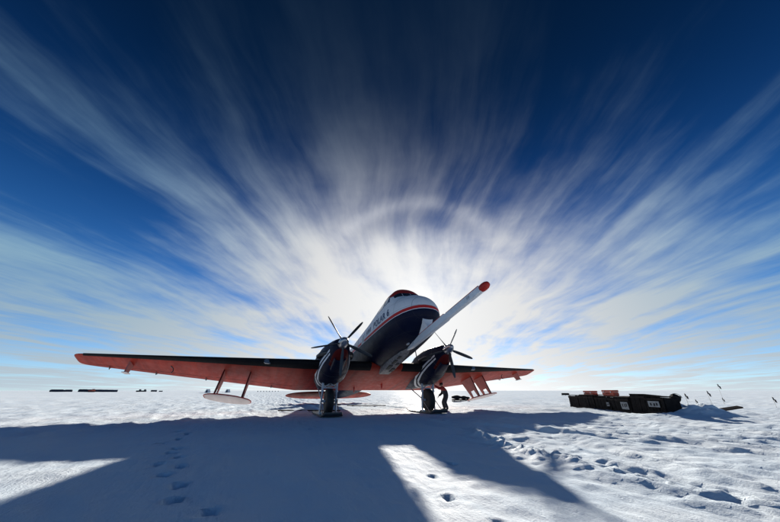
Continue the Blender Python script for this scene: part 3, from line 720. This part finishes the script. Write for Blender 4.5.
PX, PY = -1.25, 4.8; PZ = gz(PX, PY)
person = empty('person', (PX, PY, PZ), R(-118))        # local +x is the way the person faces: toward the engine
tag(person, 'person in dark trousers and red-shouldered jacket stooping under the wing beside the far wheel', 'person')
pel = ((-.10, 0, .84), (.175, .215)); ch = ((.08, 0, 1.12), (.185, .235)); nk = ((.16, 0, 1.31), (.075, .08))
def leg(s_, fx): return [pel, ((-.06, s_ * .11, .77), (.14, .14)), ((.09 + fx * .6, s_ * .13, .45), (.115, .115)), ((fx - .02, s_ * .13, .13), (.095, .095)), ((fx - .01, s_ * .13, .06), (.065, .06)), ((fx + .15, s_ * .145, .05), (.05, .045))]
arm_up = [ch, ((.12, .18, 1.25), (.105, .105)), ((.36, .22, 1.24), (.085, .085)), ((.58, .16, 1.38), (.066, .066)), ((.64, .15, 1.44), (.042, .05))]
arm_dn = [ch, ((.12, -.19, 1.24), (.105, .105)), ((.16, -.25, .97), (.085, .085)), ((.34, -.22, .84), (.066, .066)), ((.40, -.21, .80), (.042, .05))]
skinned('body', [[pel, ((-.02, 0, .99), (.18, .215)), ch, nk, ((.19, 0, 1.35), (.06, .06))], leg(1, -.06), leg(-1, .10), arm_up, arm_dn], person_mat(), person)
M['skin'] = mat('skin', (.45, .26, .19), .5); M['hat'] = mat('knit_hat', (.02, .02, .022), .9); M['glove'] = mat('glove', (.02, .02, .02), .8)
mb = MB(); rings = []
for k in range(13):
    t = k / 12; z = -.115 + .23 * t; w = math.sin(math.pi * (.06 + .88 * t)) ** .7
    rings.append([(.205 + math.cos(a) * .098 * w * (1.06 if math.cos(a) < 0 else 1) + (.012 if abs(t - .42) < .1 and math.cos(a) > .97 else 0), math.sin(a) * .078 * w, 1.445 + z) for a in [2 * math.pi * i / 24 for i in range(24)]])
mb.loft(rings)
mb.box((.308, 0, 1.435), (.03, .024, .045), (0, -.3, 0), .008)
for e in (-1, 1): mb.box((.20, e * .078, 1.44), (.045, .02, .06), None, .008)
mb.build('head', M['skin'], person, None, 60)
for e in (-1, 1):
    mb = MB(); mb.lathe([(.002, .006), (.010, .004), (.013, 0)], (.288, e * .03, 1.458), (1, 0, 0), 10); mb.build('eye', M['glass'], person, None, 60)
mb = MB(); mb.box((.290, 0, 1.392), (.02, .045, .010), None, .003); mb.build('mouth', M['redcase'], person, None, 60)
mb = MB(); mb.lathe([(.112, -.02), (.112, .03), (.105, .07), (.085, .105), (.05, .125), (.01, .13)], (.202, 0, 1.48), (-.12, 0, 1), 24); mb.build('hat', M['hat'], person, None, 60)
for base, up in ((Vector((.64, .15, 1.44)), Vector((.62, -.08, .78))), (Vector((.40, -.21, .80)), Vector((.45, .05, -.89)))):
    up.normalize(); side = Vector((0, 1, 0)); fwd = up.cross(side).normalized(); chs = []
    palm = base + up * .06
    for i, L in enumerate((.075, .085, .08, .062)):
        o_ = side * (.033 - .022 * i); chs.append([(tuple(base), (.03, .03)), (tuple(palm), (.03, .04)), (tuple(palm + o_ + up * .03), .010), (tuple(palm + o_ + up * (.03 + L * .5) + fwd * .010), .0095), (tuple(palm + o_ + up * (.03 + L * .85) + fwd * .035), .008)])
    chs.append([(tuple(base), (.03, .03)), (tuple(base + side * .035 + up * .03), .012), (tuple(base + side * .06 + up * .065 + fwd * .015), .010)])
    skinned('glove', chs, M['glove'], person, 1)

# ------------------------------------------------------------------ cargo row on the right
def frame_on(p0, p1):
    d = Vector((p1[0] - p0[0], p1[1] - p0[1], 0)); return d.length, math.atan2(d.y, d.x)
ROW0, ROW1 = Vector((-.2, 14.6, 0)), Vector((6.2, 11.95, 0)); rl, rang = frame_on(ROW0, ROW1)
rdir = (ROW1 - ROW0).normalized()
def crate(u, L, h, dpt, label, nb_, tilt=0.0, lab=None, extra=0.0, side=0.0):
    p = ROW0 + rdir * (u + L / 2); z = gz(p.x, p.y) - .10
    o = empty('cargo_crate', (p.x, p.y, z), rang + side); o.rotation_euler = (R(tilt), 0, rang + side)
    tag(o, label, 'crate', 'dark crates in the row on the snow')
    mb = MB(); mb.box((0, dpt / 2, (h - .03) / 2), (L - .06, dpt - .05, h - .04), None, .01); mb.build('box', M['ply'], o, None, 30)
    for i in range(nb_):                                     # upright boards, uneven in height and depth
        w = (L - .02) / nb_; bx_ = -L / 2 + w * (i + .5); hh = h + random.uniform(-.05, .035); dy = random.uniform(-.02, .015)
        mb = MB(); mb.box((bx_, -.012 + dy, hh / 2), (w - .022, .035, hh), (0, random.uniform(-.012, .012), 0), .006); mb.build('board', M['ply'], o, None, 30)
    for z_ in (.14, h - .12):
        mb = MB(); mb.box((0, -.055, z_), (L - .01, .03, .09), (0, random.uniform(-.01, .01), 0), .006); mb.build('batten', M['wood'], o, None, 30)
    mb = MB(); mb.box((0, dpt / 2 - .02, h + .015), (L + .02, dpt + .06, .04), None, .008); mb.build('lid', M['wood'], o, None, 30)
    if lab:
        for (lx, lz, lw, lh) in lab:
            mb = MB(); mb.box((lx, -.082, lz), (lw, .012, lh), None, .003); lp = mb.build('placard', M['label'], o, None, 30)
            for q in (-.25, .05, .28):
                mb = MB(); mb.box((lx + q * lw, -.091, lz + random.uniform(-.1, .1) * lh), (lw * .12, .008, lh * .45), None, .002); mb.build('placard_mark', M['tarp'], lp, None, 30)
    return o
crate(0.0, 1.36, .86, .8, 'dark board crate at the far left end of the row', 5, -2)
crate(1.40, 1.36, .85, .8, 'dark board crate with bare front, second from the left end of the row', 5, 1, side=.02)
crate(2.80, 1.40, .83, .8, 'dark board crate with a small white placard and snow at its foot', 5, -2, [(.48, .42, .22, .20)])
crate(4.24, 1.44, .82, .8, 'dark board crate with a large pale placard left of the tallest crate', 5, 2, [(.36, .42, .52, .36)], side=-.02)
crate(5.72, .92, 1.00, .85, 'tallest dark crate in the row, left of the long placard crate', 3, -5, side=.05)
crate(6.68, 1.05, .82, .8, 'dark crate with a wide white placard beside the snow mound', 6, -3, [(-.02, .48, .62, .26)], side=.03)
def red_case(u, w, label):
    p = ROW0 + rdir * u + Vector((.16, .30, 0)); o = empty('red_case', (p.x, p.y, gz(p.x, p.y) + .84 - .10 + .045), rang + .04)
    tag(o, label, 'case', 'red cases on the crates')
    mb = MB(); mb.box((0, 0, .11), (w, .34, .22), None, .03); mb.build('case_body', M['redcase'], o, None, 40)
    mb = MB(); mb.box((0, 0, .275), (w + .02, .36, .10), None, .03); mb.build('case_lid', M['redcase'], o, None, 40)
    for q in (-.3, .3): mb = MB(); mb.box((q * w, -.185, .215), (.06, .03, .09), None, .01); mb.build('latch', M['steel'], o, None, 40)
    mb = MB(); mb.tube([(-.1, -.165, .14), (-.1, -.21, .14), (.1, -.21, .14), (.1, -.165, .14)], .012, 8); mb.build('handle', M['black'], o, None, 40)
red_case(2.0, .92, 'left of two red cases on top of the dark crates'); red_case(3.85, .95, 'right of two red cases on top of the dark crates')
# lumpy black bag on the mound, plank in the snow
mb = MB(); rings = []
for k in range(13):
    t = k / 12; q = math.sin(math.pi * min(max(t, .04), .96)) ** .45
    rings.append([(-.42 + .84 * t + .03 * math.sin(3 * a_), (.24 + .04 * math.sin(9 * t)) * q * math.cos(a_) * (1 + .10 * math.sin(2 * a_ + 5 * t)), .20 + (.19 + .03 * math.sin(7 * t)) * q * math.sin(a_) * (1 + .12 * math.cos(3 * a_ + 4 * t))) for a_ in [2 * math.pi * i / 24 for i in range(24)]])
mb.loft(rings); bx0 = mb.build('sack', M['tarp'], None, None, 60); bx0.rotation_euler = (0, R(-6), R(100)); bx0.scale = (.62, .85, .95); bx0.location = (6.80, 13.08, gz(6.80, 13.08) + .0); tag(bx0, 'lumpy black sack on the snow mound beside the crates', 'sack')
for q in (-.18, .16):
    mb = MB(); mb.tube([(q, .25 * math.cos(a_), .20 + .205 * math.sin(a_)) for a_ in [math.pi * k / 10 for k in range(11)]], .012, 6); mb.build('strap', M['wood'], bx0, None, 50)
# marker flags --------------------------------------------------------
def ray_ground(px, dist):                       # place at a bearing seen in the photograph
    d = _f + Vector((math.sin(YAW), -math.cos(YAW), 0)) * ((px - 390) / FPX) ; d.z = 0; d.normalize(); return Vector((CAM[0], CAM[1], 0)) + d * dist
def bearing(px, py):
    rt = Vector((math.sin(YAW), -math.cos(YAW), 0)); up = rt.cross(_f); d = _f + rt * ((px - 390) / FPX) - up * ((py - 261) / FPX); return d
def place(px, dist):
    d = bearing(px, 390.5); d.z = 0; d.normalize(); return Vector((CAM[0] + d.x * dist, CAM[1] + d.y * dist, 0))
def top_height(px, py, dist):
    d = bearing(px, py); h = math.hypot(d.x, d.y); return CAM[2] + d.z / h * dist
flags = [(683, 393, 24, .19, 'dark marker flag on a pole right behind the black sack'), (706, 390.5, 34, .27, 'dark marker flag on a pole above the raised plank'), (719, 383.5, 42, .30, 'tallest dark marker flag, standing highest against the sky'),
         (718, 397.5, 40, .20, 'low small marker flag below the tallest flag'), (691, 399, 30, .15, 'smallest marker flag just right of the snow mound'), (768, 396.5, 34, .24, 'dark marker flag at the far right edge, standing alone')]
for px, py, dist, sz, lab in flags:
    p = place(px, dist); z0 = gz(p.x, p.y) - .1; top = top_height(px, py, dist); o = empty('marker_flag', (p.x, p.y, z0)); tag(o, lab, 'flag', 'marker flags on the snow')
    L = top - z0; lean = random.uniform(-.06, .06)
    mb = MB(); mb.tube([(0, 0, 0), (lean * .5, 0, L * .5), (lean, .03, L)], [.008, .007, .005], 6); mb.build('pole', M['bamboo'], o, None, 50)
    mb = MB(); n = 6; vs = []
    ax = Vector((math.cos(R(70)), math.sin(R(70)), 0))
    for lay in (0, .006):
        for i in range(n + 1):
            for j in range(3):
                u = i / n; w = ax * (u * sz * .62); vs.append((lean + w.x + .03 * math.sin(u * 7) + lay, .03 + w.y, L - .02 - j / 2 * sz * .8 - u * sz * .75))
    fs = []; K = (n + 1) * 3
    for l in (0, 1):
        for i in range(n):
            for j in range(2): q = l * K + i * 3 + j; fs.append((q, q + 1, q + 4, q + 3))
    mb.add(vs, fs); mb.build('cloth', M['flag'], o, None, 50)

p0 = place(698, 23.5); p0.z = gz(p0.x, p0.y) + .02; p1 = place(730, 25.0); p1.z = top_height(730, 407.0, 25.0); dd = p1 - p0
mb = MB(); mb.box((dd.length / 2, 0, 0), (dd.length + .3, .26, .07), None, .008); pk = mb.build('plank', M['wood'], None, None, 30); pk.location = p0
pk.rotation_euler = (R(12), -math.atan2(dd.z, math.hypot(dd.x, dd.y)), math.atan2(dd.y, dd.x)); tag(pk, 'dark plank jutting out of the snow mound, one end raised', 'plank')

# loaded sled beyond the far wing ----------------------------------------
p = Vector((-14.5, 15.3, 0)); o = empty('cargo_sled', (p.x, p.y, gz(p.x, p.y)), R(60)); tag(o, 'low sled loaded with dark bags on the snow beyond the person', 'sled')
for e in (-1, 1):
    mb = MB(); mb.tube([(-1.0, e * .3, .04), (.8, e * .3, .04), (1.0, e * .3, .10), (1.12, e * .3, .26)], .03, 8); mb.build('runner', M['wood'], o, None, 50)
    for x in (-.7, 0, .6): mb = MB(); mb.tube([(x, e * .3, .05), (x, e * .28, .20)], .02, 6); mb.build('stanchion', M['wood'], o, None, 50)
mb = MB(); mb.box((0, 0, .19), (2.0, .72, .13), None, .02); mb.build('deck', M['wood'], o, None, 30)
for cx, L, h in ((-.45, 1.1, .42), (.35, .9, .36), (.8, .5, .28)):
    mb = MB(); rings = []
    for k in range(9):
        t = k / 8; q = math.sin(math.pi * min(max(t, .06), .94)) ** .4; rings.append([(cx - L / 2 + L * t, .3 * q * math.cos(a), .245 + h / 2 + h / 2 * q * math.sin(a) * (1 + .08 * math.sin(2 * a + k))) for a in [2 * math.pi * i / 16 for i in range(16)]])
    mb.loft(rings); mb.build('bag', M['tarp'], o, None, 60)

# planks lying on the snow behind the near wheel
for px_, py_, L, rz, lab in ((-3.2, -3.3, 3.6, R(68), 'long dark plank lying flat on snow behind the nearer wheel'), (-7.5, 1.6, 3.0, R(66), 'pale plank lying on sunlit snow between the two wheels')):
    mb = MB(); mb.box((0, 0, 0), (L, .22, .05), None, .006); q = mb.build('plank', M['wood'] if px_ > -5 else M['ply'], None, None, 30); q.location = (px_, py_, gz(px_, py_) + .05); q.rotation_euler = (0, 0, rz); tag(q, lab, 'plank')

# ------------------------------------------------------------------ camp on the horizon
def size_at(px0, px1, dist): return (place(px1, dist) - place(px0, dist)).length
def face(px): d = bearing(px, 390.5); return math.atan2(d.y, d.x) - math.pi / 2
def container(px, w, dist, h, lab, m='container', arch=False):
    p = place(px, dist); o = empty('storage_shelter' if arch else 'cargo_container', (p.x, p.y, gz(p.x, p.y) * 0 - .05), face(px)); tag(o, lab, 'shelter' if arch else 'container')
    if arch:
        mb = MB(); rings = []
        for x in np.linspace(-w / 2, w / 2, 10):
            k = 1 if abs(x) < w / 2 - .4 else .82
            rings.append([(x, 2.0 * k * math.cos(a), h * k * math.sin(a)) for a in [math.pi * i / 14 for i in range(15)]])
        mb.loft(rings, True, True); mb.build('cover', M[m], o, None, 40)
        for x in np.linspace(-w / 2 + .8, w / 2 - .8, 4):
            mb = MB(); mb.tube([(x, 2.02 * math.cos(a), (h + .02) * math.sin(a)) for a in [math.pi * i / 12 for i in range(13)]], .05, 6); mb.build('hoop', M['dark'], o, None, 50)
    else:
        mb = MB(); mb.box((0, 0, h / 2 + .15), (w, 2.4, h), None, .05); mb.build('box', M[m], o, None, 30)
        for i in range(int(w / .5)):
            mb = MB(); mb.box((-w / 2 + .25 + i * .5, -1.22, h / 2 + .15), (.24, .06, h - .3), None); mb.build('rib', M[m], o, None, 30)
        for x in (-w / 2 + .3, w / 2 - .3): mb = MB(); mb.box((x, 0, .1), (.3, 2.3, .2)); mb.build('skid', M['wood'], o, None, 30)
    return o
def vehicle(px, dist, lab, mcab):
    p = place(px, dist); o = empty('tracked_vehicle', (p.x, p.y, 0), face(px)); o.scale = (.8, .8, .8); tag(o, lab, 'vehicle')
    for e in (-1, 1):
        mb = MB(); mb.prism([(-2.2, e * 1.0 - .3, .1), (2.0, e * 1.0 - .3, .1), (2.5, e * 1.0 - .3, .6), (2.2, e * 1.0 - .3, .95), (-2.3, e * 1.0 - .3, .95), (-2.6, e * 1.0 - .3, .6)], (0, .6, 0)); mb.build('track', M['black'], o, None, 30)
    mb = MB(); mb.box((0, 0, 1.2), (4.6, 2.0, .6), None, .06); mb.build('chassis', M[mcab], o, None, 30)
    mb = MB(); mb.prism([(-.2, -.95, 1.5), (2.0, -.95, 1.5), (1.6, -.95, 2.7), (-.1, -.95, 2.7)], (0, 1.9, 0)); cab = mb.build('cab', M[mcab], o, None, 30)
    mb = MB(); mb.prism([(.1, -.97, 1.8), (1.7, -.97, 1.8), (1.45, -.97, 2.5), (.1, -.97, 2.5)], (0, 1.94, 0)); mb.build('window', M['glass'], cab, None, 30)
DST = 320
container(57, 7.0, DST, 1.9, 'dark arched shelter at the left end of the far camp on the horizon', arch=True)
container(63.5, 4.2, DST, 1.5, 'low dark container between two shelters at the far left', )
container(68.5, 4.2, DST, 1.8, 'small dark arched shelter just left of the gap in the far camp', arch=True)
container(83, 5.0, DST, 2.1, 'dark arched shelter just right of the gap in the far camp', arch=True)
container(89, 5.0, DST, 1.8, 'dark container left of the red tracked vehicle on the horizon')
vehicle(92, DST - 12, 'red tracked vehicle in front of the dark far camp', 'redcase')
for i, px in enumerate((97.5, 103, 108.5, 113.5)):
    container(px, 5.0, DST, 1.75 - .06 * i, ['dark container just right of the red tracked vehicle', 'second dark container right of the red tracked vehicle', 'third dark container right of the red tracked vehicle', 'dark container at the right end of the far camp'][i])
vehicle(139, DST + 30, 'dark tracked vehicle on the horizon, left of a pair under the wing tip', 'container'); vehicle(144, DST + 35, 'dark tracked vehicle on the horizon, right of a pair under the wing tip', 'container')
container(154, 4.5, DST + 40, 1.5, 'single dark container on the horizon right of the pair of vehicles')
container(161, 3.0, DST + 60, .9, 'tiny low dark container on the horizon left of the pale tents')
def tent(px, dist, lab):
    p = place(px, dist); o = empty('tent', (p.x, p.y, 0), face(px)); tag(o, lab, 'tent')
    mb = MB(); mb.prism([(-1.6, -1.3, 0), (1.6, -1.3, 0), (.9, -1.3, 1.9), (-.9, -1.3, 1.9)], (0, 2.6, 0)); mb.build('canvas', M['tent'], o, None, 30)
    mb = MB(); mb.prism([(-.9, -1.34, 0), (-.1, -1.34, 0), (-.25, -1.34, 1.5), (-.75, -1.34, 1.5)], (0, .03, 0)); mb.build('door_flap', M['container'], o, None, 30)
tent(208, 210, 'pale tent on the horizon behind the wing pylon'); tent(228, 215, 'pale tent on the horizon between the two wing pylons')
def drum(px, dist, which):
    p = place(px, dist); o = empty('fuel_drum', (p.x, p.y, 0), random.uniform(0, 3)); 
    mb = MB(); mb.lathe([(.02, 0), (.29, 0), (.29, .28), (.305, .30), (.29, .32), (.29, .58), (.305, .60), (.29, .62), (.29, .88), (.26, .86), (.02, .86)], (0, 0, -.03), (0, 0, 1), 14); mb.build('drum_body', M['container'], o, None, 40)
    mb = MB(); mb.lathe([(.04, 0), (.04, .04)], (.15, 0, .84), (0, 0, 1), 8); mb.build('bung', M['steel'], o, None, 40)
    tag(o, which + ' dark fuel drum in the far row of eight seen under the wing', 'drum', 'fuel drums in a row on the horizon')
ORD = ['leftmost', 'second from left', 'third from left', 'fourth from left', 'fourth from right', 'third from right', 'second from right', 'rightmost']
for i in range(8): drum(258 + i * 2.9, 290, ORD[i])
# flat dark pallet left of the crates, far off
p = place(564.5, 85); o = empty('pallet_stack', (p.x, p.y, gz(p.x, p.y)), face(564.5)); tag(o, 'low stack of dark pallets on the snow left of the crate row', 'pallets')
mb = MB(); mb.box((0, 0, .27), (1.5, 1.0, .44), None, .05); mb.build('sun_block_core', M['tarp'], o, None, 30)  # dark core added to stop sun showing through the slat gaps
for k in range(3):
    for i in range(4): mb = MB(); mb.box((0, -.5 + i * .33, .10 + k * .16), (1.7, .29, .03)); mb.build('slat', M['tarp'], o, None, 30)
    for x in (-.75, 0, .75): mb = MB(); mb.box((x, 0, .04 + k * .16), (.12, 1.2, .085)); mb.build('bearer', M['wood'], o, None, 30)
